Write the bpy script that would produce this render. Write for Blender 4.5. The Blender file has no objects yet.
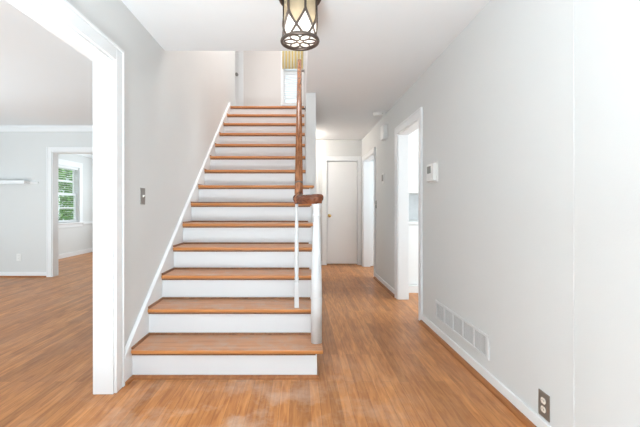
import bpy, bmesh, math, random
from mathutils import Vector, Matrix
random.seed(7)
PI = math.pi
S = bpy.context.scene
COL = S.collection

# ------------------------------------------------------------------ camera, world, lights, exposure
F = 365.0; PX = 300.0; PY = 207.0; CAMZ = 1.10
cam_d = bpy.data.cameras.new('camera'); cam = bpy.data.objects.new('camera', cam_d); COL.objects.link(cam)
cam.location = (0, 0, CAMZ); cam.rotation_euler = (PI/2, 0, 0)
cam_d.sensor_width = 36; cam_d.lens = F/640*36
cam_d.shift_x = (320-PX)/640; cam_d.shift_y = (PY-213.5)/640
cam_d.clip_start = 0.02; cam_d.clip_end = 200
S.camera = cam
S.view_settings.view_transform = 'Standard'; S.view_settings.look = 'None'
S.view_settings.gamma = 1; S.view_settings.use_curve_mapping = False
S.view_settings.exposure = 0.82

w = bpy.data.worlds.new('sky'); S.world = w; w.use_nodes = True
nt = w.node_tree; bg = nt.nodes['Background']
bg.inputs['Color'].default_value = (0.78, 0.90, 1.0, 1); bg.inputs['Strength'].default_value = .85

def area(name, loc, rot, sx, sy, power, color=(1, 1, 1), spread=180):
    l = bpy.data.lights.new(name, 'AREA'); l.shape = 'RECTANGLE'; l.size = sx; l.size_y = sy
    l.energy = power; l.color = color; l.spread = math.radians(spread)
    o = bpy.data.objects.new(name, l); o.location = loc; o.rotation_euler = rot; COL.objects.link(o); return o
def point(name, loc, power, r=0.08, color=(1, 1, 1)):
    l = bpy.data.lights.new(name, 'POINT'); l.energy = power; l.shadow_soft_size = r; l.color = color
    o = bpy.data.objects.new(name, l); o.location = loc; COL.objects.link(o); return o
COOL = (0.80, 0.93, 1.0); WARM = (1.0, 0.92, 0.84)
# added fill low behind the camera, aimed up to brighten the ceiling (area lights shine along -Z; rot X 90 -> +Y)
d_ = area('entry_ceiling_fill', (-0.5, -0.95, 0.12), (0, 0, 0), 1.2, 0.6, 112, COOL, 150)
d_.rotation_euler = Vector((-.42, .26, .88)).to_track_quat('-Z', 'Y').to_euler()
# added fills near the living room floor, toward its ceiling and back wall
area('living_ceiling_fill', (-3.6, -0.5, 0.4), (PI/2+1.55, 0, 0), 2.6, 1.2, 55, COOL, 150)
d_ = area('living_back_fill', (-4.3, 2.4, 0.4), (0, 0, 0), 2.0, 1.6, 36, COOL, 150)
d_.rotation_euler = Vector((0, .85, .55)).to_track_quat('-Z', 'Y').to_euler()
area('daylight_dining', (-3.2, 9.15, 1.5), (-PI/2, 0, 0), 2.2, 1.4, 40, COOL)
area('kitchen_fill', (3.6, 3.6, 1.5), (PI/2, 0, PI/2), 2.0, 1.4, 44, COOL)  # added area light to brighten the kitchen; no window stands there
area('side_room_fill', (3.0, 6.0, 1.5), (PI/2, 0, PI/2), 1.4, 1.3, 24, COOL)  # added fill inside the side room, which has no window
area('stairwell_fill', (-0.25, 4.6, 4.9), (0, math.radians(-22), 0), 0.6, 2.6, 38, (1, .96, .95))  # added overhead fill that brightens the stairwell walls

# ------------------------------------------------------------------ materials
def mat(name, color, rough=0.5, metal=0.0, bump=0.0, bscale=200, var=0.0, vscale=3.0, spec=0.5, emit=None, estr=0):
    m = bpy.data.materials.new(name); m.use_nodes = True; n = m.node_tree.nodes; L = m.node_tree.links
    b = n['Principled BSDF']; b.inputs['Roughness'].default_value = rough; b.inputs['Metallic'].default_value = metal
    b.inputs['Specular IOR Level'].default_value = spec
    b.inputs['Base Color'].default_value = (*color, 1)
    tc = n.new('ShaderNodeTexCoord')
    nz = n.new('ShaderNodeTexNoise'); nz.inputs['Scale'].default_value = vscale; nz.inputs['Detail'].default_value = 4
    L.new(tc.outputs['Object'], nz.inputs['Vector'])
    mx = n.new('ShaderNodeMix'); mx.data_type = 'RGBA'
    v = max(var, 0.012)
    mx.inputs[6].default_value = (*[c*(1-v) for c in color], 1); mx.inputs[7].default_value = (*[min(1, c*(1+v)) for c in color], 1)
    L.new(nz.outputs['Fac'], mx.inputs[0]); L.new(mx.outputs[2], b.inputs['Base Color'])
    if bump:
        n2 = n.new('ShaderNodeTexNoise'); n2.inputs['Scale'].default_value = bscale; n2.inputs['Detail'].default_value = 3
        L.new(tc.outputs['Object'], n2.inputs['Vector'])
        bp = n.new('ShaderNodeBump'); bp.inputs['Strength'].default_value = bump; bp.inputs['Distance'].default_value = 0.002
        L.new(n2.outputs['Fac'], bp.inputs['Height']); L.new(bp.outputs['Normal'], b.inputs['Normal'])
    if emit:
        b.inputs['Emission Color'].default_value = (*emit, 1); b.inputs['Emission Strength'].default_value = estr
    return m

def wood(name, c1, c2, c3, plank=None, grain=(60, 2.5, 60), rough=0.35, wear=0.0, wearcol=(.45, .36, .28)):
    """grain stretched along object Y (the small scale); plank=(width,length) draws boards running along Y"""
    m = bpy.data.materials.new(name); m.use_nodes = True; n = m.node_tree.nodes; L = m.node_tree.links
    b = n['Principled BSDF']; b.inputs['Roughness'].default_value = rough; b.inputs['Specular IOR Level'].default_value = .3
    tc = n.new('ShaderNodeTexCoord')
    mp = n.new('ShaderNodeMapping'); mp.inputs['Scale'].default_value = grain
    L.new(tc.outputs['Object'], mp.inputs['Vector'])
    nz = n.new('ShaderNodeTexNoise'); nz.inputs['Scale'].default_value = 1.0; nz.inputs['Detail'].default_value = 6; nz.inputs['Distortion'].default_value = .6
    cr = n.new('ShaderNodeValToRGB'); cr.color_ramp.elements[0].position = .30; cr.color_ramp.elements[0].color = (*c1, 1)
    cr.color_ramp.elements[1].position = .70; cr.color_ramp.elements[1].color = (*c2, 1)
    L.new(mp.outputs['Vector'], nz.inputs['Vector']); L.new(nz.outputs['Fac'], cr.inputs['Fac'])
    out = cr.outputs['Color']
    if plank:
        rot = n.new('ShaderNodeMapping'); rot.inputs['Rotation'].default_value = (0, 0, PI/2)
        L.new(tc.outputs['Object'], rot.inputs['Vector'])
        br = n.new('ShaderNodeTexBrick'); br.offset = 0.37; br.offset_frequency = 2; br.squash = 1
        br.inputs['Scale'].default_value = 1; br.inputs['Mortar Size'].default_value = 0.0009
        br.inputs['Brick Width'].default_value = plank[1]; br.inputs['Row Height'].default_value = plank[0]
        br.inputs['Color1'].default_value = (0, 0, 0, 1); br.inputs['Color2'].default_value = (1, 1, 1, 1); br.inputs['Mortar'].default_value = (.5, .5, .5, 1)
        br.inputs['Bias'].default_value = 0
        L.new(rot.outputs['Vector'], br.inputs['Vector'])
        hue = n.new('ShaderNodeValToRGB'); e = hue.color_ramp.elements
        e[0].color = (.80, .77, .74, 1); e[1].color = (1.16, 1.17, 1.18, 1)
        x = e.new(.5); x.color = (1.0, .96, .93, 1)
        L.new(br.outputs['Color'], hue.inputs['Fac'])
        mu = n.new('ShaderNodeMix'); mu.data_type = 'RGBA'; mu.blend_type = 'MULTIPLY'; mu.inputs[0].default_value = 1
        L.new(out, mu.inputs[6]); L.new(hue.outputs['Color'], mu.inputs[7])
        gap = n.new('ShaderNodeMix'); gap.data_type = 'RGBA'; gap.inputs[7].default_value = (*c3, 1)
        sc = n.new('ShaderNodeMath'); sc.operation = 'MULTIPLY'; sc.inputs[1].default_value = .8
        L.new(br.outputs['Fac'], sc.inputs[0]); L.new(sc.outputs[0], gap.inputs[0]); L.new(mu.outputs[2], gap.inputs[6])
        out = gap.outputs[2]
    if wear:
        wn = n.new('ShaderNodeTexNoise'); wn.inputs['Scale'].default_value = 2.2 if plank else 9; wn.inputs['Detail'].default_value = 9; wn.inputs['Roughness'].default_value = .68
        L.new(tc.outputs['Object'], wn.inputs['Vector'])
        wr = n.new('ShaderNodeMapRange'); wr.inputs['From Min'].default_value = .46; wr.inputs['From Max'].default_value = .72; wr.inputs['To Max'].default_value = wear
        L.new(wn.outputs['Fac'], wr.inputs['Value'])
        fac = wr.outputs['Result']
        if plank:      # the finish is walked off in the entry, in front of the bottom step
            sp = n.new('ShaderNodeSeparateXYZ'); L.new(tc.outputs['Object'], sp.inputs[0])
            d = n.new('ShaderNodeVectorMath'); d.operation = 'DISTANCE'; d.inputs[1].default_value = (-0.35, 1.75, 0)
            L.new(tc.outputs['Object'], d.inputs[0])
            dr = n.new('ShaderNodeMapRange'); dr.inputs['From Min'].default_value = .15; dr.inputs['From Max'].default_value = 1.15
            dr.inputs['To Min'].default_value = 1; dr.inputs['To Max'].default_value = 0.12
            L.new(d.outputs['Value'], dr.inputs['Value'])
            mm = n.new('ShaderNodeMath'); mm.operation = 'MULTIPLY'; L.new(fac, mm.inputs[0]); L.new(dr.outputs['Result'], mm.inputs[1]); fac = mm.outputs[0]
        wm = n.new('ShaderNodeMix'); wm.data_type = 'RGBA'; wm.inputs[7].default_value = (*wearcol, 1)
        L.new(fac, wm.inputs[0]); L.new(out, wm.inputs[6]); out = wm.outputs[2]
    L.new(out, b.inputs['Base Color'])
    bp = n.new('ShaderNodeBump'); bp.inputs['Strength'].default_value = .12; bp.inputs['Distance'].default_value = .001
    L.new(nz.outputs['Fac'], bp.inputs['Height']); L.new(bp.outputs['Normal'], b.inputs['Normal'])
    return m

M = {}
M['wall'] = mat('grey_wall_paint', (.715, .72, .71), .75, bump=.25, bscale=140)
M['wall_up'] = mat('warm_wall_paint', (.74, .70, .67), .75, bump=.2, bscale=140)
M['ceil'] = mat('ceiling_paint', (.84, .86, .87), .85, bump=.15)
M['trim'] = mat('white_trim_paint', (.85, .86, .865), .4)
M['riser'] = mat('white_riser_paint', (.80, .81, .82), .45)
M['newel'] = mat('newel_white_paint', (.74, .755, .765), .4)
M['door'] = mat('white_door_paint', (.86, .85, .84), .4)
M['cab'] = mat('white_cabinet_paint', (.88, .88, .87), .35)
M['marble'] = mat('grey_marble', (.70, .70, .70), .2, var=.2, vscale=9)
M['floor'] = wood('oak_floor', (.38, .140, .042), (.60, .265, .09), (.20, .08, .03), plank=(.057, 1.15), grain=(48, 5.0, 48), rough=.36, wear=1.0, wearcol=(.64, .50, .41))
M['tread'] = wood('oak_tread', (.43, .19, .09), (.62, .31, .165), (0, 0, 0), grain=(2.5, 60, 60), rough=.42, wear=.8, wearcol=(.44, .33, .26))
M['nose'] = wood('oak_nosing', (.50, .19, .055), (.66, .28, .09), (0, 0, 0), grain=(2.5, 60, 60), rough=.3)
M['cove'] = wood('dark_oak_molding', (.20, .085, .035), (.33, .15, .07), (0, 0, 0), grain=(40, 3, 40), rough=.4)
M['vent'] = mat('vent_paint', (.73, .735, .73), .5)
M['shoe'] = wood('oak_molding', (.28, .10, .035), (.42, .17, .06), (0, 0, 0), grain=(40, 3, 40), rough=.35)
M['rail'] = wood('mahogany_rail', (.14, .042, .015), (.42, .17, .07), (0, 0, 0), grain=(60, 4, 8), rough=.25, wear=.35, wearcol=(.55, .28, .15))
M['volute'] = wood('dark_mahogany', (.07, .020, .010), (.27, .095, .045), (0, 0, 0), grain=(20, 20, 60), rough=.22)
M['bronze'] = mat('bronze_metal', (.13, .10, .085), .38, metal=.75, var=.25, vscale=30)
M['nickel'] = mat('brushed_metal', (.34, .33, .31), .35, metal=.75, var=.1, vscale=60)
M['plate'] = mat('pewter_plate', (.27, .245, .215), .4, metal=.5, var=.1, vscale=60)
M['brass'] = mat('brass', (.70, .48, .18), .25, metal=1)
M['plastic'] = mat('white_plastic', (.85, .85, .83), .4)
M['ivory'] = mat('ivory_plastic', (.80, .74, .66), .45)
M['lcd'] = mat('grey_display', (.25, .26, .25), .2)
M['dark'] = mat('dark_slot', (.03, .03, .03), .6)
M['ventgap'] = mat('vent_shadow_grey', (.16, .16, .16), .6)
M['blind'] = mat('white_blind', (.85, .86, .86), .5)
M['leaf'] = mat('leaf_green', (.13, .32, .06), .5, var=.5, vscale=8)
M['leaf2'] = mat('pale_leaf_green', (.32, .52, .14), .5, var=.5, vscale=8)
M['grass'] = mat('lawn_green', (.25, .38, .14), .9, var=.3)
M['siding'] = mat('white_siding', (.70, .74, .78), .6)

def valance_mat():
    m = mat('yellow_stripe_fabric', (.85, .70, .30), .8); n = m.node_tree.nodes; L = m.node_tree.links; b = n['Principled BSDF']
    tc = n.new('ShaderNodeTexCoord'); wv = n.new('ShaderNodeTexWave'); wv.wave_type = 'BANDS'; wv.bands_direction = 'X'
    wv.inputs['Scale'].default_value = 5.2
    L.new(tc.outputs['Object'], wv.inputs['Vector'])
    cr = n.new('ShaderNodeValToRGB'); cr.color_ramp.elements[0].position = .42; cr.color_ramp.elements[0].color = (.95, .78, .36, 1)
    cr.color_ramp.elements[1].position = .58; cr.color_ramp.elements[1].color = (.97, .95, .86, 1)
    L.new(wv.outputs['Fac'], cr.inputs['Fac']); L.new(cr.outputs['Color'], b.inputs['Base Color'])
    tr = n.new('ShaderNodeBsdfTranslucent'); L.new(cr.outputs['Color'], tr.inputs['Color'])
    mx = n.new('ShaderNodeMixShader'); mx.inputs[0].default_value = .5
    o = n['Material Output']; L.new(b.outputs[0], mx.inputs[1]); L.new(tr.outputs[0], mx.inputs[2]); L.new(mx.outputs[0], o.inputs['Surface'])
    return m
M['valance'] = valance_mat()
def glass_mat(name, col, fac):
    m = bpy.data.materials.new(name); m.use_nodes = True; n = m.node_tree.nodes; L = m.node_tree.links
    n.remove(n['Principled BSDF']); t = n.new('ShaderNodeBsdfTransparent'); t.inputs[0].default_value = (*col, 1)
    g = n.new('ShaderNodeBsdfGlossy'); g.inputs['Roughness'].default_value = .05
    mx = n.new('ShaderNodeMixShader'); mx.inputs[0].default_value = fac
    L.new(t.outputs[0], mx.inputs[1]); L.new(g.outputs[0], mx.inputs[2]); L.new(mx.outputs[0], n['Material Output'].inputs['Surface'])
    return m
M['glass'] = glass_mat('window_glass', (.97, .98, .98), .06)
def shade_mat(name, col, estr):
    m = mat(name, col, .3); n = m.node_tree.nodes; L = m.node_tree.links; b = n['Principled BSDF']
    tr = n.new('ShaderNodeBsdfTranslucent'); tr.inputs['Color'].default_value = (*col, 1)
    mx = n.new('ShaderNodeMixShader'); mx.inputs[0].default_value = .55
    L.new(b.outputs[0], mx.inputs[1]); L.new(tr.outputs[0], mx.inputs[2]); L.new(mx.outputs[0], n['Material Output'].inputs['Surface'])
    b.inputs['Emission Color'].default_value = (*col, 1); b.inputs['Emission Strength'].default_value = estr
    return m
M['amber'] = shade_mat('amber_glass', (.45, .37, .26), .02)
M['lit_glass'] = shade_mat('lit_white_glass', (1, .98, .95), .5)
M['bulb'] = mat('bulb', (1, 1, 1), .3, emit=(1, .95, .85), estr=5)

# ------------------------------------------------------------------ mesh helpers
def new(): return bmesh.new()
def bx(bm, x0, x1, y0, y1, z0, z1, mi=0):
    x0, x1 = sorted((x0, x1)); y0, y1 = sorted((y0, y1)); z0, z1 = sorted((z0, z1))
    v = [bm.verts.new((x, y, z)) for x in (x0, x1) for y in (y0, y1) for z in (z0, z1)]
    for f in ((0, 1, 3, 2), (4, 6, 7, 5), (0, 4, 5, 1), (2, 3, 7, 6), (0, 2, 6, 4), (1, 5, 7, 3)):
        q = bm.faces.new([v[i] for i in f]); q.material_index = mi
    return bm
def prism(bm, pts, axis, a, b, mi=0):
    """pts: 2D polygon in the other two axes order (x:yz, y:xz, z:xy)"""
    def P(u, v, t): return {'x': (t, u, v), 'y': (u, t, v), 'z': (u, v, t)}[axis]
    A = [bm.verts.new(P(u, v, a)) for u, v in pts]; B = [bm.verts.new(P(u, v, b)) for u, v in pts]
    n = len(pts)
    for i in range(n):
        f = bm.faces.new((A[i], A[(i+1) % n], B[(i+1) % n], B[i])); f.material_index = mi
    fa = bm.faces.new(A); fb = bm.faces.new(B); fa.material_index = mi; fb.material_index = mi
    bmesh.ops.recalc_face_normals(bm, faces=bm.faces[:]); return bm
def lathe(bm, prof, c=(0, 0, 0), seg=32, sq=None):
    rings = []
    for r, z in prof:
        if r < 1e-5: rings.append([bm.verts.new((c[0], c[1], c[2]+z))])
        else: rings.append([bm.verts.new((c[0]+r*math.cos(2*PI*i/seg), c[1]+r*math.sin(2*PI*i/seg), c[2]+z)) for i in range(seg)])
    for a, b in zip(rings, rings[1:]):
        for i in range(seg):
            j = (i+1) % seg
            q = [a[i % len(a)], a[j % len(a)], b[j % len(b)], b[i % len(b)]]
            u = []
            for v in q:
                if v not in u: u.append(v)
            if len(u) > 2:
                f = bm.faces.new(u); f.smooth = True
    bmesh.ops.recalc_face_normals(bm, faces=bm.faces[:]); return bm
def tube(bm, pts, r, seg=8, closed=False, flat=None):
    """sweep a circle (or ellipse flat=(rw,rh)) along pts"""
    P = [Vector(p) for p in pts]; n = len(P); rings = []
    up0 = Vector((0, 0, 1))
    for i, p in enumerate(P):
        if closed: t = (P[(i+1) % n]-P[i-1]).normalized()
        else: t = (P[min(i+1, n-1)]-P[max(i-1, 0)]).normalized()
        up = up0 if abs(t.dot(up0)) < .95 else Vector((1, 0, 0))
        s = t.cross(up).normalized(); u = s.cross(t).normalized()
        ra, rb = flat if flat else (r, r)
        if not flat and isinstance(r, (list, tuple)): ra = rb = r[i]
        rings.append([bm.verts.new(p+s*ra*math.cos(2*PI*k/seg)+u*rb*math.sin(2*PI*k/seg)) for k in range(seg)])
    for i in range(n if closed else n-1):
        a, b = rings[i], rings[(i+1) % n]
        for k in range(seg):
            f = bm.faces.new((a[k], a[(k+1) % seg], b[(k+1) % seg], b[k])); f.smooth = True
    if not closed: bm.faces.new(rings[0]); bm.faces.new(rings[-1])
    bmesh.ops.recalc_face_normals(bm, faces=bm.faces[:]); return bm
def sweep(bm, prof, pts, closed=False):
    """sweep 2D profile (side, up) along pts with up = z-ish"""
    P = [Vector(p) for p in pts]; n = len(P); rings = []
    for i, p in enumerate(P):
        t = (P[min(i+1, n-1)]-P[max(i-1, 0)]).normalized()
        s = t.cross(Vector((0, 0, 1))).normalized(); u = s.cross(t).normalized()
        rings.append([bm.verts.new(p+s*a+u*b) for a, b in prof])
    m = len(prof)
    for a, b in zip(rings, rings[1:]):
        for k in range(m):
            f = bm.faces.new((a[k], a[(k+1) % m], b[(k+1) % m], b[k])); f.smooth = True
    bm.faces.new(rings[0]); bm.faces.new(rings[-1])
    bmesh.ops.recalc_face_normals(bm, faces=bm.faces[:]); return bm
def obj(name, bm, m, parent=None, bevel=0, seg=2):
    me = bpy.data.meshes.new(name)
    # put the origin at the mesh's base centre; texture coordinates stay in metres
    xs = [v.co.x for v in bm.verts]; ys = [v.co.y for v in bm.verts]; zs = [v.co.z for v in bm.verts]
    c = Vector(((min(xs)+max(xs))/2, (min(ys)+max(ys))/2, min(zs))) if parent is None and name != 'floor' else Vector((0, 0, 0))
    bmesh.ops.translate(bm, verts=bm.verts, vec=-c)
    bmesh.ops.recalc_face_normals(bm, faces=bm.faces[:])
    bm.to_mesh(me); bm.free()
    for q in (m if isinstance(m, (list, tuple)) else [m]): me.materials.append(q)
    o = bpy.data.objects.new(name, me); COL.objects.link(o); o.location = c
    if parent:
        o.parent = parent
        off = Vector((0, 0, 0)); q = parent
        while q: off += q.location; q = q.parent
        o.location = -off
    if bevel:
        b = o.modifiers.new('bevel', 'BEVEL'); b.width = bevel; b.segments = seg; b.limit_method = 'ANGLE'; b.angle_limit = math.radians(40)
    return o
def struct(name, bm, m, parent=None, **k):
    o = obj(name, bm, m, parent, **k)
    if not parent: o['kind'] = 'structure'
    return o
def tag(o, label, cat, group=None):
    o['label'] = label; o['category'] = cat
    if group: o['group'] = group
    return o
def thing(name, label, cat, loc, group=None):
    o = bpy.data.objects.new(name, None); COL.objects.link(o); o.location = loc; o.empty_display_size = .1
    return tag(o, label, cat, group)
def senv(name, loc):
    o = bpy.data.objects.new(name, None); COL.objects.link(o); o.location = loc; o['kind'] = 'structure'; return o

# ------------------------------------------------------------------ dimensions
XT = .112
XL, XR = -1.10, 1.17          # entry hall walls
CZ = 2.37                     # ceiling height
UZ = 2.66                     # upstairs floor height
YF = -1.3                     # front wall
YB = 6.92                     # hall back wall
YV = 2.97                     # where the stairwell opens in the ceiling
YW = 4.065                    # front end of the wall beside the stairs
RUN, RISE, Y1 = 0.255, 0.19, 2.32
LX = -5.1; LYB = 5.74         # living room
UYB = 7.1; UC = 5.0

# ------------------------------------------------------------------ floor & ceiling
bm = new(); bx(bm, LX-.1, 4.0, YF-.1, 9.5, -.1, 0); struct('floor', bm, M['floor'])
bm = new()
bx(bm, XL-XT, XR+.12, YF, YV, CZ, UZ)                        # over the entry
bx(bm, .065, XR+.12, YV, YB+.12, CZ, UZ)                        # over the hall
bx(bm, XL, .065, 5.67, YB+.25, CZ, UZ)
struct('ceiling', bm, M['ceil'])
bm = new(); bx(bm, LX-.1, XL-XT, YF, 9.5, CZ, UZ); struct('ceiling_living', bm, M['ceil'])
bm = new(); bx(bm, XR+.12, 4.0, YF, 9.5, CZ, UZ); struct('ceiling_kitchen', bm, M['ceil'])
bm = new(); bx(bm, -2.8, .3, YV-.1, UYB+.1, UC, UC+.1); struct('ceiling_upstairs', bm, M['ceil'])
bm = new(); bx(bm, -2.8, XL, 5.9, UYB, UZ-.1, UZ+.001); struct('floor_upstairs', bm, M['tread'])

# ------------------------------------------------------------------ walls
OY0, OY1, OZ = .30, 2.154, 1.965                                  # cased opening to the living room
bm = new()
bx(bm, XL-XT, XL, YF, OY0, 0, CZ); bx(bm, XL-XT, XL, OY0, OY1, OZ, CZ); bx(bm, XL-XT, XL, OY1, YB, 0, CZ)
bx(bm, XL-XT, XL, YV, 6.2, CZ, UC)
struct('wall_left', bm, M['wall'])
D1 = (3.56, 4.35, 1.97); D2 = (5.72, 6.72, 1.95)
bm = new(); a = YF
for (u, v, h) in (D1, D2):
    bx(bm, XR, XR+.12, a, u, 0, CZ); bx(bm, XR, XR+.12, u, v, h, CZ); a = v
bx(bm, XR, XR+.12, a, YB+.12, 0, CZ)
struct('wall_right', bm, M['wall'])
bm = new(); bx(bm, XR-.003, XR, 1.556, 1.562, .083, CZ); struct('trim_1', bm, M['wall'], bevel=.003)
HD = (.495, 1.105, 1.985)                                     # hall end door
bm = new(); bx(bm, XL, HD[0], YB, YB+.12, 0, CZ); bx(bm, HD[1], XR, YB, YB+.12, 0, CZ); bx(bm, HD[0], HD[1], YB, YB+.12, HD[2], CZ)
struct('wall_back', bm, M['wall'])
bm = new(); bx(bm, .2, 1.3, YB+.7, YB+.8, 0, CZ); bx(bm, .2, .3, YB+.12, YB+.7, 0, CZ); struct('wall_hall_leak_block', bm, M['wall'])  # unseen enclosure added behind the hall door to stop sky light leaking in
bm = new(); bx(bm, .065, .178, YW, 5.9, 0, CZ); bx(bm, .065, .178, YV, UYB, UZ, UC); bx(bm, XL, .065, 5.8, 5.9, 0, CZ)
struct('wall_stair', bm, M['wall'])
bm = new(); bx(bm, XL-XT, .178, YV-.1, YV, UZ, UC); struct('wall_upstairs_front', bm, M['wall_up'])
# front wall with the open doorway behind the camera and living room windows
bm = new()
bx(bm, LX, 4.0, YF-.1, YF, 2.3, CZ); bx(bm, XR, 4, YF-.1, YF, 0, 2.3); bx(bm, -1.4, -1.0, YF-.1, YF, 0, 2.3)
bx(bm, LX, -4.8, YF-.1, YF, 0, 2.3); bx(bm, -4.8, -1.4, YF-.1, YF, 0, .5)
struct('wall_front', bm, M['wall'])
# upstairs back wall: doorway at the left, window at the right
UW = (-.325, .045, 3.12, 4.55)
bm = new()
bx(bm, -1.10, UW[0], UYB, UYB+.12, UZ, UC); bx(bm, UW[0], UW[1], UYB, UYB+.12, UZ, UW[2]); bx(bm, UW[0], UW[1], UYB, UYB+.12, UW[3], UC)
bx(bm, UW[1], .178, UYB, UYB+.12, UZ, UC); bx(bm, -2.0, -1.1, UYB, UYB+.12, 4.75, UC); bx(bm, -2.8, -2.0, UYB, UYB+.12, UZ, UC)
struct('wall_upstairs_back', bm, M['wall_up'])
bm = new(); bx(bm, -2.2, -1.1, UYB+.3, UYB+.4, UZ, UC); bx(bm, -1.12, -1.1, UYB+.12, UYB+.3, UZ, UC); bx(bm, -2.2, -2.1, UYB+.12, UYB+.3, UZ, UC); struct('wall_upstairs_leak_block', bm, M['wall_up'])  # unseen walls added behind the upstairs doorway to shut out the sky
bm = new(); bx(bm, -2.8, -2.7, 5.9, UYB, UZ, UC); bx(bm, -2.7, XL-XT, 5.8, 5.9, UZ, UC); struct('wall_upstairs_left', bm, M['wall_up'])
# living room
LO = (-3.90, -2.3, 1.97)
bm = new(); bx(bm, LX, LO[0], LYB, LYB+.13, 0, CZ); bx(bm, LO[1], XL-XT, LYB, LYB+.13, 0, CZ); bx(bm, LO[0], LO[1], LYB, LYB+.13, LO[2], CZ)
struct('wall_living_back', bm, M['wall'])
DW = (7.55, 8.42, .76, 2.00)                                 # dining room window on the left wall
bm = new(); bx(bm, LX-.12, LX, YF, DW[0], 0, CZ); bx(bm, LX-.12, LX, DW[1], 9.4, 0, CZ)
bx(bm, LX-.12, LX, DW[0], DW[1], 0, DW[2]); bx(bm, LX-.12, LX, DW[0], DW[1], DW[3], CZ)
struct('wall_living_left', bm, M['wall'])
bm = new(); bx(bm, LX, XL, 9.3, 9.4, 0, CZ); bx(bm, XL-XT, XL, YB+.12, 9.3, 0, CZ); struct('wall_dining_back', bm, M['wall'])
# kitchen / side room
bm = new(); bx(bm, XR+.12, 4.0, 5.36, 5.46, 0, CZ); bx(bm, XR+.12, 4.0, 1.5, 1.6, 0, CZ); bx(bm, 3.9, 4.0, 1.6, 5.36, 0, CZ)
struct('wall_kitchen', bm, M['cab'])
bm = new(); bx(bm, XR+.12, 4, 7.1, 7.2, 0, CZ); bx(bm, 3.9, 4, 5.46, 7.1, 0, CZ); struct('wall_side_room', bm, M['wall'])

# ------------------------------------------------------------------ casings, baseboards, crowns
def casing(name, axis, wallpos, out, u0, u1, h, wd=.085, th=.016, jamb=.12):
    """door casing: axis 'x' = wall plane is x=wallpos; room side is wallpos+out*th; jamb goes the other way"""
    bm = new()
    def B(ua, ub, za, zb, ta, tb):
        if axis == 'x': bx(bm, ta, tb, ua, ub, za, zb)
        else: bx(bm, ua, ub, ta, tb, za, zb)
    for (t0, t1, p) in ((wallpos, wallpos+out*th, 0),):
        B(u0-wd, u0, 0, h+wd, t0, t1); B(u1, u1+wd, 0, h+wd, t0, t1); B(u0, u1, h, h+wd, t0, t1)
        # raised back band on the outer edge
        e = wallpos+out*(th+.006)
        B(u0-wd, u0-wd+.018, 0, h+wd, t1, e); B(u1+wd-.018, u1+wd, 0, h+wd, t1, e); B(u0-wd+.018, u1+wd-.018, h+wd-.018, h+wd, t1, e)
    j0, j1 = wallpos+out*.004, wallpos-out*(jamb+.004)
    t = .014
    B(u0-.001, u0+t, 0, h, j0, j1); B(u1-t, u1+.001, 0, h, j0, j1); B(u0+t, u1-t, h-t, h+.001, j0, j1)
    return struct(name, bm, M['trim'], bevel=.003)
casing('trim_2', 'x', XL, 1, OY0, OY1, OZ, wd=.09, th=.018, jamb=XT)
casing('trim_3', 'x', XR, -1, *D1)
casing('trim_4', 'x', XR, -1, *D2, wd=.075)
def hall_casing():
    bm = new(); u0, u1, h = HD; y0, y1 = YB-.016, YB
    bx(bm, u0-.075, u0, y0, y1, 0, h+.075); bx(bm, u1, XR-.012, y0, y1, 0, h+.075); bx(bm, u0, u1, y0, y1, h, h+.075)
    bx(bm, u0-.001, u0+.012, y0, YB+.1, 0, h); bx(bm, u1-.012, u1+.001, y0, YB+.1, 0, h); bx(bm, u0, u1, y0, YB+.1, h-.012, h)
    struct('trim_5', bm, M['trim'], bevel=.003)
hall_casing()
casing('trim_6', 'y', LYB, -1, *LO, wd=.075, jamb=.13)
# white thin band on the far side of the living opening
bm = new(); bx(bm, LX, XL-XT, LYB-.05, LYB, CZ-.035, CZ); prism(bm, [(LYB-.035, CZ-.035), (LYB, CZ-.035), (LYB, CZ-.085), (LYB-.012, CZ-.08)], 'x', LX, XL-XT)
struct('trim_7', bm, M['trim'])
bm = new(); bx(bm, LX, LX+.05, LYB+.13, 9.3, CZ-.08, CZ); struct('trim_8', bm, M['trim'])
bm = new(); bx(bm, LX, LX+.02, LYB+.13, 7.44, .69, .745); bx(bm, LX, LX+.02, 8.55, 9.3, .69, .745); struct('trim_9', bm, M['trim'], bevel=.004)

def base(name, segs, h=.082, th=.014, shoe=True):
    """segs: list of (x0,y0,x1,y1,nx,ny) wall runs with the normal into the room"""
    bm = new(); sh = new()
    for (x0, y0, x1, y1, nx, ny) in segs:
        if nx:
            bx(bm, x0, x0+nx*th, y0, y1, 0, h)
            prism(sh, [(x0+nx*th, 0), (x0+nx*(th+.022), 0), (x0+nx*(th+.020), .014), (x0+nx*(th+.012), .024), (x0+nx*th, .028)], 'y', y0, y1)
        else:
            bx(bm, x0, x1, y0, y0+ny*th, 0, h)
            prism(sh, [(y0+ny*th, 0), (y0+ny*(th+.020), 0), (y0+ny*(th+.017), .010), (y0+ny*(th+.009), .018), (y0+ny*th, .021)], 'x', x0, x1)
    o = struct(name, bm, M['trim'], bevel=.004)
    if shoe: obj('shoe_molding', sh, M['shoe'], o)
    else: sh.free()
base('baseboard_right', [(XR, YF, XR, D1[0]-.086, -1, 0), (XR, D1[1]+.086, XR, D2[0]-.076, -1, 0)])
base('baseboard_back', [(.10, YB, HD[0]-.076, YB, 0, -1)], shoe=False)
base('baseboard_living', [(LX+.02, LYB, LO[0]-.076, LYB, 0, -1)])
base('baseboard_dining', [(LX, LYB+.13, LX, 9.3, 1, 0)], h=.10, shoe=False)
base('baseboard_hall', [(.178, YW+.02, .178, 5.9, 1, 0)])

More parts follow.
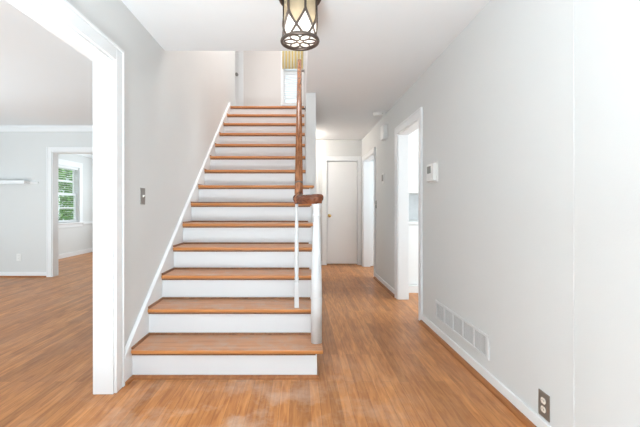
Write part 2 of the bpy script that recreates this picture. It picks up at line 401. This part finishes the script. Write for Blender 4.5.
# ------------------------------------------------------------------ hall end door
dr = senv('door_1', ((HD[0]+HD[1])/2, YB+.03, 0))
bm = new(); bx(bm, HD[0]+.021, HD[1]-.021, YB+.03, YB+.065, .022, HD[2]-.021); obj('door_leaf', bm, M['door'], dr, bevel=.002)
k = new()
lathe(k, [(0, 0), (.032, 0), (.032, .006), (.012, .010), (.012, .035), (.024, .042), (.031, .052), (.028, .066), (0, .074)], seg=20)
bmesh.ops.rotate(k, verts=k.verts, matrix=Matrix.Rotation(PI/2, 3, 'X')); bmesh.ops.translate(k, verts=k.verts, vec=(HD[0]+.065, YB+.03, .935))
obj('door_knob', k, M['brass'], dr)['label'] = 'round brass knob'
for z in (.25, 1.72):
    h = new(); bx(h, HD[1]-.022, HD[1]-.004, YB+.008, YB+.02, z-.045, z+.045); tube(h, [(HD[1]-.014, YB+.006, z-.05), (HD[1]-.014, YB+.006, z+.05)], .006)
    obj('hinge', h, M['plastic'], dr)
# open white door inside the second doorway
dr = senv('door_2', (XR+.12, 6.74, 0))
bm = new(); bx(bm, XR+.125, XR+.88, 6.745, 6.78, .012, 1.94); obj('door_leaf', bm, M['trim'], dr, bevel=.002)
k = new(); lathe(k, [(0, 0), (.024, 0), (.010, .008), (.010, .035), (.024, .05), (0, .068)], seg=16)
bmesh.ops.rotate(k, verts=k.verts, matrix=Matrix.Rotation(PI/2, 3, 'X')); bmesh.ops.translate(k, verts=k.verts, vec=(XR+.82, 6.745, 1.0)); obj('door_knob', k, M['brass'], dr)
# upstairs door standing open at the left of the landing
dr = senv('door_3', (-1.3, UYB, UZ))
bm = new(); bx(bm, -2.0, -1.205, UYB-.03, UYB+.005, UZ+.01, 4.70); obj('door_leaf', bm, M['trim'], dr, bevel=.002)
k = new(); lathe(k, [(0, 0), (.03, 0), (.012, .008), (.012, .035), (.028, .05), (0, .068)], seg=16)
bmesh.ops.rotate(k, verts=k.verts, matrix=Matrix.Rotation(PI/2, 3, 'X')); bmesh.ops.translate(k, verts=k.verts, vec=(-1.222, UYB-.03, 3.66)); obj('door_knob', k, M['nickel'], dr)
bm = new(); bx(bm, -1.20, -1.10, UYB-.02, UYB, UZ, 4.85); bx(bm, -1.22, -1.20, UYB+.01, UYB+.1, UZ, 4.7); bx(bm, -2.1, -1.215, UYB-.02, UYB, 4.75, 4.85); struct('trim_10', bm, M['trim'], bevel=.004)

# ------------------------------------------------------------------ windows
def window_x(name, x, y0, y1, z0, z1):
    """double-hung window in a wall at x, room on +x"""
    w_ = senv(name, (x, (y0+y1)/2, z0))
    bm = new(); c = .12
    bx(bm, x, x+.018, y0-c, y0, z0-.02, z1+c); bx(bm, x, x+.018, y1, y1+c, z0-.02, z1+c); bx(bm, x, x+.018, y0, y1, z1, z1+c)
    bx(bm, x, x+.016, y0-c, y1+c, z0-.11, z0-.03)
    bx(bm, x-.12, x, y0, y0+.012, z0, z1); bx(bm, x-.12, x, y1-.012, y1, z0, z1); bx(bm, x-.12, x, y0, y1, z1-.012, z1)
    obj('window_frame', bm, M['trim'], w_, bevel=.003)
    bm = new(); bx(bm, x-.12, x+.05, y0-c-.02, y1+c+.02, z0-.03, z0); obj('window_sill', bm, M['trim'], w_, bevel=.005)
    zm = (z0+z1)/2
    for i, (a, b, xx) in enumerate(((z0, zm+.02, x-.05), (zm-.02, z1-.012, x-.085))):
        bm = new(); r = .048
        bx(bm, xx-.03, xx, y0+.012, y0+.012+r, a, b); bx(bm, xx-.03, xx, y1-.012-r, y1-.012, a, b)
        bx(bm, xx-.03, xx, y0+.012+r, y1-.012-r, a, a+r); bx(bm, xx-.03, xx, y0+.012+r, y1-.012-r, b-r, b)
        bx(bm, xx-.022, xx-.008, y0+.012+r, y1-.012-r, (a+b)/2-.017, (a+b)/2+.017)
        s = obj('window_sash', bm, M['trim'], w_, bevel=.002)
        bm = new(); bx(bm, xx-.017, xx-.013, y0+.04, y1-.04, a+.03, b-.03); obj('pane', bm, M['glass'], s)
    return w_
window_x('window_1', LX, *DW)
def window_y(name, y, x0, x1, z0, z1):
    w_ = senv(name, ((x0+x1)/2, y, z0))
    bm = new(); c = .05
    bx(bm, x0-c, x0, y-.018, y, z0-.02, z1+c); bx(bm, x0, x1, y-.018, y, z1, z1+c)
    bx(bm, x0-c, .06, y-.03, y, z0-.05, z0-.02)
    bx(bm, x0, x0+.010, y, y+.12, z0, z1); bx(bm, x1-.010, x1, y, y+.12, z0, z1)
    obj('window_frame', bm, M['trim'], w_, bevel=.003)
    zm = z0+.62
    for a, b, yy in ((z0, zm+.02, y+.05), (zm-.02, z1, y+.085)):
        bm = new(); r = .03
        bx(bm, x0+.01, x0+.01+r, yy, yy+.03, a, b); bx(bm, x1-.01-r, x1-.01, yy, yy+.03, a, b)
        bx(bm, x0+.01+r, x1-.01-r, yy, yy+.03, a, a+r); bx(bm, x0+.01+r, x1-.01-r, yy, yy+.03, b-r, b)
        s = obj('window_sash', bm, M['trim'], w_, bevel=.002)
        bm = new(); bx(bm, x0+.03, x1-.03, yy+.013, yy+.017, a+.02, b-.02); obj('pane', bm, M['glass'], s)
window_y('window_2', UYB, *UW)

# blinds
t = thing('window_blind', 'white slatted blind half open in the dining room window', 'window blind', (LX-.02, (DW[0]+DW[1])/2, DW[3]-.04))
bm = new(); bx(bm, LX-.045, LX-.005, DW[0]+.02, DW[1]-.02, DW[3]-.055, DW[3]-.014); obj('headrail', bm, M['blind'], t, bevel=.003)
bm = new(); z = DW[3]-.085
while z > DW[2]+.05:
    a = math.radians(3); d = .021
    prism(bm, [(LX-.025-d*math.cos(a), z-d*math.sin(a)), (LX-.025+d*math.cos(a), z+d*math.sin(a)), (LX-.025+d*math.cos(a), z+d*math.sin(a)+.003), (LX-.025-d*math.cos(a), z-d*math.sin(a)+.003)], 'y', DW[0]+.025, DW[1]-.025)
    z -= .046
obj('slats', bm, M['blind'], t)
bm = new(); bx(bm, LX-.045, LX-.010, DW[0]+.025, DW[1]-.025, DW[2]+.012, DW[2]+.030)
for y in (DW[0]+.15, DW[1]-.15): bx(bm, LX-.026, LX-.024, y, y+.002, DW[2]+.02, DW[3]-.05)
obj('bottom_rail', bm, M['blind'], t)
t = thing('window_blind', 'pale slatted blind in the window above the stair landing', 'window blind', (-.13, UYB+.02, UW[3]-.04))
bm = new(); bx(bm, UW[0]+.015, UW[1]-.015, UYB+.005, UYB+.035, UW[3]-.05, UW[3]-.005); obj('headrail', bm, M['blind'], t)
bm = new(); z = UW[3]-.08
while z > UW[2]+.08:
    a = math.radians(-52); d = .021
    prism(bm, [(UYB+.022-d*math.cos(a), z+d*math.sin(a)), (UYB+.022+d*math.cos(a), z-d*math.sin(a)), (UYB+.022+d*math.cos(a), z-d*math.sin(a)+.003), (UYB+.022-d*math.cos(a), z+d*math.sin(a)+.003)], 'x', UW[0]+.015, UW[1]-.015)
    z -= .042
obj('slats', bm, M['blind'], t)
# valance
bm = new(); n = 40; ring = []
for i in range(n+1):
    u = i/n; x = UW[0]-.02+u*(UW[1]+.01-UW[0]+.02)
    y = UYB-.045+.008*math.sin(u*2*PI*9)
    ring.append([bm.verts.new((x, y, 3.775)), bm.verts.new((x, y, 4.60)), bm.verts.new((x, y+.006, 4.60)), bm.verts.new((x, y+.006, 3.775))])
for a, b in zip(ring, ring[1:]):
    for k in range(4): bm.faces.new((a[k], a[(k+1) % 4], b[(k+1) % 4], b[k])).smooth = True
bm.faces.new(ring[0]); bm.faces.new(ring[-1][::-1])
tag(obj('window_valance', bm, M['valance']), 'yellow striped fabric valance over the window above the stair landing', 'valance')

# ------------------------------------------------------------------ staircase
st = thing('staircase', 'straight staircase with orange oak treads and white painted risers', 'staircase', (-.5, Y1, 0))
TX0, TX1, TXR = XL+.022, .148, .10
for k in range(1, 15):
    y0 = Y1+RUN*(k-1); z = RISE*k
    xr = TXR if k <= 7 else .064
    bm = new(); bx(bm, TX0, xr, y0+.03, y0+.048, z-RISE+.0005, z-.028); obj('riser', bm, M['riser'], st)
    yb = y0+RUN+.03 if k < 14 else y0+.30
    # tread: plan polygon, open side overhang for the lower seven
    if k < 7: pl = [(TX0, y0), (TX1, y0), (TX1, yb-.028), (xr+.001, yb-.028), (xr+.001, yb), (TX0, yb)]
    elif k == 7: pl = [(TX0, y0), (TX1, y0), (TX1, YW), (.064, YW), (.064, yb), (TX0, yb)]
    else: pl = [(TX0, y0), (.064, y0), (.064, yb), (TX0, yb)]
    bm = new(); prism(bm, pl, 'z', z-.028, z, 1)
    for f in bm.faces:
        if abs(f.normal.z) > .5: f.material_index = 0
    if k < 14: obj('tread', bm, [M['tread'], M['nose']], st, bevel=.009, seg=3)
    else: obj('landing', bm, [M['tread'], M['nose']], st, bevel=.009, seg=3)
    # small cove moldings: under the nosing, along the skirt and the next riser
    bm = new(); bx(bm, TX0, xr, y0+.018, y0+.03, z-.040, z-.028)
    if k < 14:
        e = xr-.02
        prism(bm, [(yb-.012, z), (yb, z), (yb, z+.014), (yb-.006, z+.012), (yb-.011, z+.006)], 'x', TX0, e)
        prism(bm, [(TX0, z), (TX0+.012, z), (TX0+.011, z+.006), (TX0+.006, z+.012), (TX0, z+.014)], 'y', y0+.012, yb)
    obj('tread_molding', bm, M['cove'], st)
# bottom shoe molding round the first riser and along the skirt
bm = new()
prism(bm, [(Y1+.03, 0), (Y1+.006, 0), (Y1+.010, .012), (Y1+.018, .018), (Y1+.03, .020)], 'x', TX0, TXR+.02)
prism(bm, [(TXR, 0), (TXR+.022, 0), (TXR+.018, .012), (TXR+.010, .018), (TXR, .020)], 'y', Y1+.02, YW)
prism(bm, [(TX0, 0), (TX0+.020, 0), (TX0+.016, .012), (TX0+.009, .018), (TX0, .020)], 'y', 2.25, Y1+.02)
obj('floor_molding', bm, M['shoe'], st)
# wall skirt board with its beaded top edge
def nos(y): return RISE+(y-Y1)*RISE/RUN
ya, yb = 2.246, Y1+RUN*13
bm = new(); prism(bm, [(ya, .001), (yb+.15, .001), (yb+.15, UZ-.02), (yb, nos(yb)+.045), (ya, nos(ya)+.045)], 'x', XL+.0005, TX0)
obj('skirt_board', bm, M['trim'], st)
bm = new(); prism(bm, [(ya, nos(ya)+.033), (yb, nos(yb)+.033), (yb, nos(yb)+.055), (ya, nos(ya)+.055)], 'x', XL+.0005, TX0+.006)
obj('skirt_cap', bm, M['trim'], st, bevel=.003)
# open side stringer, saw-toothed under the treads
pts = [(Y1+.031, .001)]
for k in range(1, 8):
    y = Y1+RUN*(k-1)+.031; pts += [(y, RISE*k-.029)] if k == 1 else [(y, RISE*(k-1)-.029), (y, RISE*k-.029)]
pts += [(YW-.001, RISE*7-.029), (YW-.001, .001)]
bm = new(); prism(bm, pts, 'x', .066, TXR-.001); obj('stringer', bm, M['riser'], st)
for k in range(1, 8):      # scrolled tread-end brackets
    y = Y1+RUN*(k-1)+.03; z = RISE*k-.0285
    b = [(y+.002, z), (y+.20, z), (y+.19, z-.02), (y+.15, z-.03), (y+.11, z-.028), (y+.075, z-.05), (y+.045, z-.085), (y+.03, z-.13), (y+.002, z-.15)]
    bm = new(); prism(bm, b, 'x', TXR-.001, TXR+.009); obj('bracket', bm, M['riser'], st)

# ------------------------------------------------------------------ railing
rl = thing('stair_railing', 'mahogany handrail curling onto a white newel post at the foot of the stairs', 'stair railing', (.11, 2.477, RISE))
NX, NY = .111, 2.457
bm = new(); h = .037
lathe(bm, [(0, RISE+.0005), (.037, RISE+.0005), (.037, .49), (.0365, .494), (0, .495)], (NX, NY, 0), 28)
nw = obj('newel_post', bm, M['newel'], rl)
bm = new()
lathe(bm, [(.0355, .495), (.0365, .50), (.036, .56), (.034, .66), (.031, .78), (.027, .90), (.0235, 1.00), (.022, 1.030), (.027, 1.036), (.0295, 1.043), (.027, 1.050), (.0225, 1.056), (.0235, 1.078), (.028, 1.095), (.033, 1.105), (.033, 1.124)], (NX, NY, 0), 28)
obj('turned_shaft', bm, M['newel'], nw)
bm = new(); BX, BY = -.024, 2.62
bx(bm, BX-.016, BX+.016, BY-.016, BY+.016, 2*RISE, .56)
bl = obj('baluster', bm, M['newel'], rl, bevel=.002)
bm = new(); lathe(bm, [(.016, .56), (.0125, .575), (.0165, .59), (.0125, .605), (.0155, .66), (.0145, .8), (.012, 1.0), (.011, 1.135)], (BX, BY, 0), 16); obj('turned_shaft', bm, M['newel'], bl)
# handrail profile
RX = -.009
prof = [(-.022, -.028), (-.024, -.012), (-.030, -.004), (-.031, .008), (-.026, .019), (-.013, .027), (0, .029), (.013, .027), (.026, .019), (.031, .008), (.030, -.004), (.024, -.012), (.022, -.028)]
yA, zA = 2.70, 1.185
yZ, zZ = 5.66, 3.365
pts = [(RX, 2.555, 1.155), (RX, 2.60, 1.157), (RX, 2.64, 1.162), (RX, 2.67, 1.170), (RX, yA, zA)]
bm = new(); sweep(bm, prof, pts[:]); obj('easing', bm, M['rail'], rl)
bm = new(); sweep(bm, prof, [(RX, yA, zA), (RX, (yA+yZ)/2, (zA+zZ)/2), (RX, yZ, zZ)]); hr = obj('handrail', bm, M['rail'], rl)
bm = new(); c = Vector((RX, 2.82, zA+.12*(zZ-zA)/(yZ-yA))); tt = Vector((0, yZ-yA, zZ-zA)).normalized()
sweep(bm, [(a*1.03, b*1.04) for a, b in prof], [c-tt*.012, c+tt*.012]); obj('joint_band', bm, M['bronze'], hr)
for y in (4.22, 5.42):
    z = zA+(y-yA)*(zZ-zA)/(yZ-yA)
    bm = new(); tube(bm, [(RX, y, z-.03), (RX+.005, y, z-.055), (RX+.03, y, z-.07), (.064, y, z-.07)], .009)
    prism(bm, [(y+.03*math.cos(q*PI/6), z-.07+.03*math.sin(q*PI/6)) for q in range(12)], 'x', .058, .0645)
    obj('rail_bracket', bm, M['bronze'], rl)
# volute: a level cap that turns from the rail onto the newel
bm = new(); vp = []
for i in range(19):
    u = i/18
    vp.append((RX+(NX-RX)*u, 2.60-.155*math.sin(u*PI*.62), 1.155))
prof2 = [(-.028, -.034), (-.030, -.018), (-.037, -.004), (-.038, .014), (-.026, .026), (0, .030), (.026, .026), (.038, .014), (.037, -.004), (.030, -.018), (.028, -.034)]
sweep(bm, prof2, [(x, y, z) for x, y, z in vp])
obj('volute', bm, M['volute'], rl)
bm = new(); lathe(bm, [(0, 1.124), (.036, 1.124), (.038, 1.138), (.046, 1.150), (.048, 1.168), (.044, 1.180), (.034, 1.186), (0, 1.188)], (NX, NY, 0), 28); obj('newel_cap', bm, M['volute'], rl)
bm = new(); lathe(bm, [(0, 1.122), (.032, 1.122), (.036, 1.138), (.041, 1.152), (.041, 1.172), (.034, 1.184), (0, 1.187)], (RX, 2.60, 0), 24); obj('volute_eye', bm, M['volute'], rl)

# ------------------------------------------------------------------ pendant lantern
LXc, LYc = .0, 1.95
lt = thing('ceiling_lantern', 'bronze drum lantern with crossed straps and amber glass, lit', 'ceiling light', (LXc, LYc, CZ))
zb, zt, R = 1.985, 2.225, .085
c = (LXc, LYc, 0)
bm = new(); lathe(bm, [(0, CZ), (.075, CZ), (.075, CZ-.012), (.05, CZ-.03), (.016, CZ-.04), (.012, zt+.05), (.05, zt+.035), (.10, zt+.02), (.114, zt+.006), (.116, zt-.010), (.110, zt-.022), (.098, zt-.020), (.096, zt-.004), (0, zt+.01)], c, 40)
obj('canopy', bm, M['bronze'], lt)
A0 = math.radians(-12)
def spread(u): return math.radians(50)*max(0, 1-u/.58)**1.25
amb, whi = new(), new(); NS, NZ = 144, 40
for i in range(NS):
    for j in range(NZ):
        t0, t1 = 2*PI*i/NS, 2*PI*(i+1)/NS; u0, u1 = j/NZ, (j+1)/NZ; tm = (t0+t1)/2; um = (u0+u1)/2
        d = (tm-A0) % (PI/3); d = min(d, PI/3-d)
        b_ = amb if (d > spread(um) and um > .16) else whi
        z0_, z1_ = zb+.008+u0*(zt-zb-.02), zb+.008+u1*(zt-zb-.02)
        b_.faces.new([b_.verts.new((LXc+R*math.cos(q), LYc+R*math.sin(q), z)) for q, z in ((t0, z0_), (t1, z0_), (t1, z1_), (t0, z1_))]).smooth = True
for b_ in (amb, whi): bmesh.ops.remove_doubles(b_, verts=b_.verts[:], dist=1e-5)
obj('glass_shade', amb, M['amber'], lt)['label'] = 'amber tinted glass of the drum'
obj('glass_shade', whi, M['lit_glass'], lt)['label'] = 'bright white glass of the drum'
bm = new(); lathe(bm, [(0, zb+.004), (R, zb+.004), (R, zb+.007), (0, zb+.007)], c, 40); obj('glass_bottom', bm, M['lit_glass'], lt)
bm = new(); n = 48
tube(bm, [(LXc+.096*math.cos(2*PI*i/n), LYc+.096*math.sin(2*PI*i/n), zb) for i in range(n)], 0, closed=True, flat=(.009, .011)); obj('bottom_ring', bm, M['bronze'], lt)
for j in range(6):
    for s in (1, -1):
        pts = []
        for i in range(25):
            u = i/24; zz = zb+.008+u*(zt-zb-.015)
            a = A0 + 2*PI*j/6 + s*spread(u)
            pts.append((LXc+(R+.004)*math.cos(a), LYc+(R+.004)*math.sin(a), zz))
        bm = new(); tube(bm, pts, .0068, 6); obj('strap', bm, M['bronze'], lt)
bm = new(); n = 20
lobes = 6
tube(bm, [(LXc+.018*math.cos(2*PI*i/n), LYc+.018*math.sin(2*PI*i/n), zb-.001) for i in range(n)], .0042, 6, closed=True)
for j in range(lobes):
    a = 2*PI*j/lobes; p = []
    for i in range(20):
        q = 2*PI*i/20; u = .050+.034*math.cos(q); v = .024*math.sin(q)
        p.append((LXc+u*math.cos(a)-v*math.sin(a), LYc+u*math.sin(a)+v*math.cos(a), zb-.001))
    tube(bm, p, .0040, 6, closed=True)
obj('rosette', bm, M['bronze'], lt)
bm = new(); lathe(bm, [(0, -.03), (.018, -.025), (.028, -.008), (.028, .008), (.018, .03), (.012, .045), (0, .05)], (LXc, LYc, zb+.07), 16); obj('bulb', bm, M['bulb'], lt)
point('lantern_bulb_light', (LXc, LYc, zb+.035), .5, .02, (1, .93, .82))

# ------------------------------------------------------------------ small wall things
def plate_x(name, label, cat, x, y, z, out, wy=.072, hz=.116, m='nickel', kind='switch', th=.006):
    t = thing(name, label, cat, (x, y, z))
    bm = new(); bx(bm, x, x+out*th, y-wy/2, y+wy/2, z-hz/2, z+hz/2); obj('plate', bm, M[m], t, bevel=.0025)
    if kind == 'switch':
        bm = new(); prism(bm, [(x+out*th, z-.008), (x+out*(th+.012), z+.004), (x+out*(th+.010), z+.009), (x+out*th, z+.008)], 'y', y-.005, y+.005); obj('toggle', bm, M['plastic'], t)
        for dz in (-.035, .035):
            bm = new(); bx(bm, x+out*th, x+out*(th+.0015), y-.003, y+.003, z+dz-.003, z+dz+.003); obj('screw', bm, M['nickel'], t)
    return t
def receptacle(t, x, y, z, out, m, axis='x'):
    for dz in (-.0205, .0205):
        bm = new(); pts = []
        for i in range(20):
            q = 2*PI*i/20; pts.append((.0165*math.cos(q), max(-.0135, min(.0135, .0165*math.sin(q)))))
        if axis == 'x': prism(bm, [(y+a, z+dz+b) for a, b in pts], 'x', x+out*.006, x+out*.009)
        else: prism(bm, [(x+a, z+dz+b) for a, b in pts], 'y', y+out*.006, y+out*.009)
        r = obj('receptacle', bm, M[m], t)
        bm = new()
        for dd, hh in ((-.0065, .004), (.0065, .0032)):
            if axis == 'x': bx(bm, x+out*.009, x+out*.0095, y+dd-.001, y+dd+.001, z+dz-hh+.002, z+dz+hh+.002)
            else: bx(bm, x+dd-.001, x+dd+.001, y+out*.009, y+out*.0095, z+dz-hh+.002, z+dz+hh+.002)
        obj('slot', bm, M['dark'], r)
plate_x('light_switch', 'brushed metal switch plate with white toggle on the wall left of the stairs', 'light switch', XL, 2.545, 1.175, 1)
plate_x('light_switch', 'small metal switch plate on the hall wall beside the far doorway', 'light switch', XR, 5.60, 1.14, -1)
t = plate_x('wall_outlet', 'pewter outlet plate with two ivory sockets low on the right wall', 'outlet', XR, 1.745, .153, -1, wy=.078, hz=.122, m='plate', kind='o'); receptacle(t, XR, 1.745, .153, -1, 'ivory')
t = thing('wall_outlet', 'white outlet low on the far living room wall under the shelf', 'outlet', (-4.42, LYB, .31))
bm = new(); bx(bm, -4.456, -4.384, LYB-.006, LYB, .252, .368); obj('plate', bm, M['plastic'], t, bevel=.002); receptacle(t, -4.42, LYB, .31, -1, 'plastic', 'y')

t = thing('thermostat', 'white thermostat with grey display on the right wall beside the nearest doorway', 'thermostat', (XR, 3.19, 1.40))
bm = new(); bx(bm, XR-.010, XR, 3.09, 3.27, 1.315, 1.485); obj('back_plate', bm, M['plastic'], t, bevel=.003)
bm = new(); bx(bm, XR-.042, XR-.010, 3.10, 3.26, 1.325, 1.475); obj('housing', bm, M['plastic'], t, bevel=.006, seg=3)
bm = new(); bx(bm, XR-.0435, XR-.042, 3.15, 3.24, 1.392, 1.455); obj('display', bm, M['lcd'], t)
bm = new()
for i in range(3): bx(bm, XR-.045, XR-.042, 3.135+i*.035, 3.155+i*.035, 1.350, 1.362)
obj('button', bm, M['plastic'], t)

t = thing('dial_thermostat', 'small white wall control with dark face on the hall wall between the doorways', 'wall control', (XR, 5.10, 1.50))
bm = new(); bx(bm, XR-.012, XR, 5.055, 5.145, 1.43, 1.575); obj('plate', bm, M['plastic'], t, bevel=.003)
bm = new(); bx(bm, XR-.026, XR-.012, 5.07, 5.13, 1.46, 1.55); obj('cover', bm, M['nickel'], t, bevel=.004)

t = thing('door_chime', 'white boxy door chime high on the hall wall near the ceiling', 'door chime', (XR, 4.96, 2.11))
bm = new(); bx(bm, XR-.012, XR, 4.87, 5.05, 2.01, 2.21); obj('back_plate', bm, M['plastic'], t, bevel=.003)
bm = new(); bx(bm, XR-.058, XR-.012, 4.875, 5.045, 2.015, 2.205); obj('cover', bm, M['plastic'], t, bevel=.006, seg=3)

t = thing('smoke_detector', 'round white smoke detector on the hall ceiling', 'smoke detector', (1.055, 4.93, CZ))
bm = new(); lathe(bm, [(0, CZ), (.072, CZ), (.072, CZ-.010), (0, CZ-.010)], (1.055, 4.93, 0), 28); obj('base', bm, M['plastic'], t)
bm = new(); lathe(bm, [(0, CZ-.010), (.066, CZ-.010), (.064, CZ-.026), (.050, CZ-.036), (.020, CZ-.040), (0, CZ-.040)], (1.055, 4.93, 0), 28); obj('cover', bm, M['plastic'], t)

# return air grille low on the right wall
t = thing('air_vent', 'long white five section air grille low on the right wall', 'air vent', (XR, 2.69, .15))
vy0, vy1, vz0, vz1 = 2.25, 3.14, .152, .303
bm = new(); x0 = XR-.010
bx(bm, x0, XR, vy0, vy1, vz0, vz0+.016); bx(bm, x0, XR, vy0, vy1, vz1-.016, vz1)
w5 = (vy1-vy0-.03*2)/5
for i in range(6):
    hw = .009 if 0 < i < 5 else .017
    yc = vy0+.03+i*w5 if 0 < i < 5 else (vy0+.015 if i == 0 else vy1-.015)
    bx(bm, x0, XR, yc-hw, yc+hw, vz0+.016, vz1-.016)
obj('frame', bm, M['vent'], t, bevel=.002)
bm = new(); bx(bm, XR-.0012, XR-.0002, vy0+.02, vy1-.02, vz0+.012, vz1-.012); obj('backing', bm, M['ventgap'], t)
bm = new(); y = vy0+.034
while y < vy1-.034:
    bx(bm, XR-.0032, XR-.0012, y, y+.0070, vz0+.016, vz1-.016); y += .0150
obj('louvers', bm, M['vent'], t)

# ------------------------------------------------------------------ living room shelf
t = thing('wall_shelf', 'white floating shelf on the far living room wall', 'shelf', (-4.67, LYB, 1.46))
bm = new(); bx(bm, LX+.001, -4.24, LYB-.13, LYB, 1.458, 1.510); obj('board', bm, M['trim'], t, bevel=.003)
bm = new(); bx(bm, -4.24, -4.11, LYB-.02, LYB, 1.468, 1.495); obj('cleat', bm, M['door'], t, bevel=.003)

# ------------------------------------------------------------------ kitchen seen by the first doorway
KY = 4.73; KX0 = XR+.125
t = thing('base_cabinet', 'white kitchen base cabinet under the counter beyond the nearest doorway', 'cabinet', (1.75, KY, 0))
bm = new(); bx(bm, KX0, 2.35, KY+.02, 5.355, .09, .875); bx(bm, KX0, 2.35, KY-.06, 5.355, 0.001, .09); obj('body', bm, M['cab'], t)
for a, b in ((KX0+.01, 1.80), (1.81, 2.34)):
    bm = new(); bx(bm, a, b, KY, KY+.02, .10, .865); d = obj('door', bm, M['cab'], t, bevel=.003)
    bm = new(); lathe(bm, [(0, 0), (.006, 0), (.006, .012), (.014, .018), (.012, .026), (0, .028)], seg=14)
    bmesh.ops.rotate(bm, verts=bm.verts, matrix=Matrix.Rotation(PI/2, 3, 'X')); bmesh.ops.translate(bm, verts=bm.verts, vec=((b-.04 if a < 1.8 else a+.04), KY, .80)); obj('knob', bm, M['nickel'], d)
bm = new(); bx(bm, KX0, 2.37, KY-.02, 5.355, .876, .910); tag(obj('countertop', bm, M['cab'], bevel=.004), 'pale kitchen countertop between the upper and lower white cabinets', 'countertop')
bm = new(); bx(bm, KX0, 2.35, 5.34, 5.36, .911, 1.279); tag(obj('backsplash', bm, M['marble']), 'grey marble backsplash behind the kitchen counter', 'backsplash')
t = thing('wall_cabinet', 'white kitchen wall cabinet above the grey backsplash', 'cabinet', (1.75, KY+.25, 1.28))
bm = new(); bx(bm, KX0, 2.35, KY+.02, 5.355, 1.28, 2.30); obj('body', bm, M['cab'], t)
for a, b in ((KX0+.01, 1.80), (1.81, 2.34)):
    bm = new(); bx(bm, a, b, KY, KY+.02, 1.285, 2.295); obj('door', bm, M['cab'], t, bevel=.003)

# hall ceiling lamp round the corner behind the stair wall
t = thing('ceiling_light', 'round flush ceiling light glowing at the end of the hall behind the stair wall', 'ceiling light', (.0, 6.4, CZ))
bm = new(); lathe(bm, [(0, CZ), (.14, CZ), (.14, CZ-.02), (0, CZ-.02)], (.0, 6.4, 0), 28); obj('base', bm, M['brass'], t)
bm = new(); lathe(bm, [(.13, CZ-.02), (.125, CZ-.05), (.08, CZ-.085), (0, CZ-.095)], (.0, 6.4, 0), 28); obj('glass_shade', bm, M['lit_glass'], t)
point('hall_lamp_light', (.0, 6.4, CZ-.14), 14, .08, WARM)

# ------------------------------------------------------------------ outdoors beyond the dining window
bm = new(); bx(bm, -30, LX-.2, -5, 30, -.4, -.3); struct('ground', bm, M['grass'])
def bush(cx, cy, cz, r, h, n, label, m):
    t = thing('bush', label, 'bush', (cx, cy, -.3))
    bm = new()
    for i in range(n):
        a = random.random()*2*PI; b = math.acos(random.uniform(-1, 1)); q = r*(.45+.55*random.random())
        p = Vector((cx+q*math.sin(b)*math.cos(a), cy+q*math.sin(b)*math.sin(a)*1.2, cz+h*(q/r)*math.cos(b)))
        s = random.uniform(.05, .11)
        R_ = Matrix.Rotation(random.random()*6.28, 3, 'Z') @ Matrix.Rotation(random.uniform(-1.2, 1.2), 3, 'X') @ Matrix.Rotation(random.uniform(-.9, .9), 3, 'Y')
        v = [bm.verts.new(p+R_ @ Vector(u)) for u in ((-s, 0, 0), (-.2*s, .38*s, .05*s), (s, 0, 0), (-.2*s, -.38*s, .05*s))]
        bm.faces.new(v)
    obj('foliage', bm, m, t)
    bm = new(); tube(bm, [(cx, cy, -.3), (cx+.05, cy, cz*.5), (cx, cy+.05, cz)], [.07, .05, .03]); obj('stem', bm, M['shoe'], t)
bush(-7.9, 11.6, 1.3, 1.2, 1.7, 4200, 'dark green leafy bush outside the dining room window, the nearer one', M['leaf'])
bush(-10.4, 15.6, 1.6, 1.9, 2.6, 4500, 'pale green leafy bush outside the dining room window, further back', M['leaf2'])
area('daylight_garden', (-6.5, 9.5, 5.0), (0, math.radians(-35), math.radians(-60)), 3, 3, 160, (1, 1, .95))
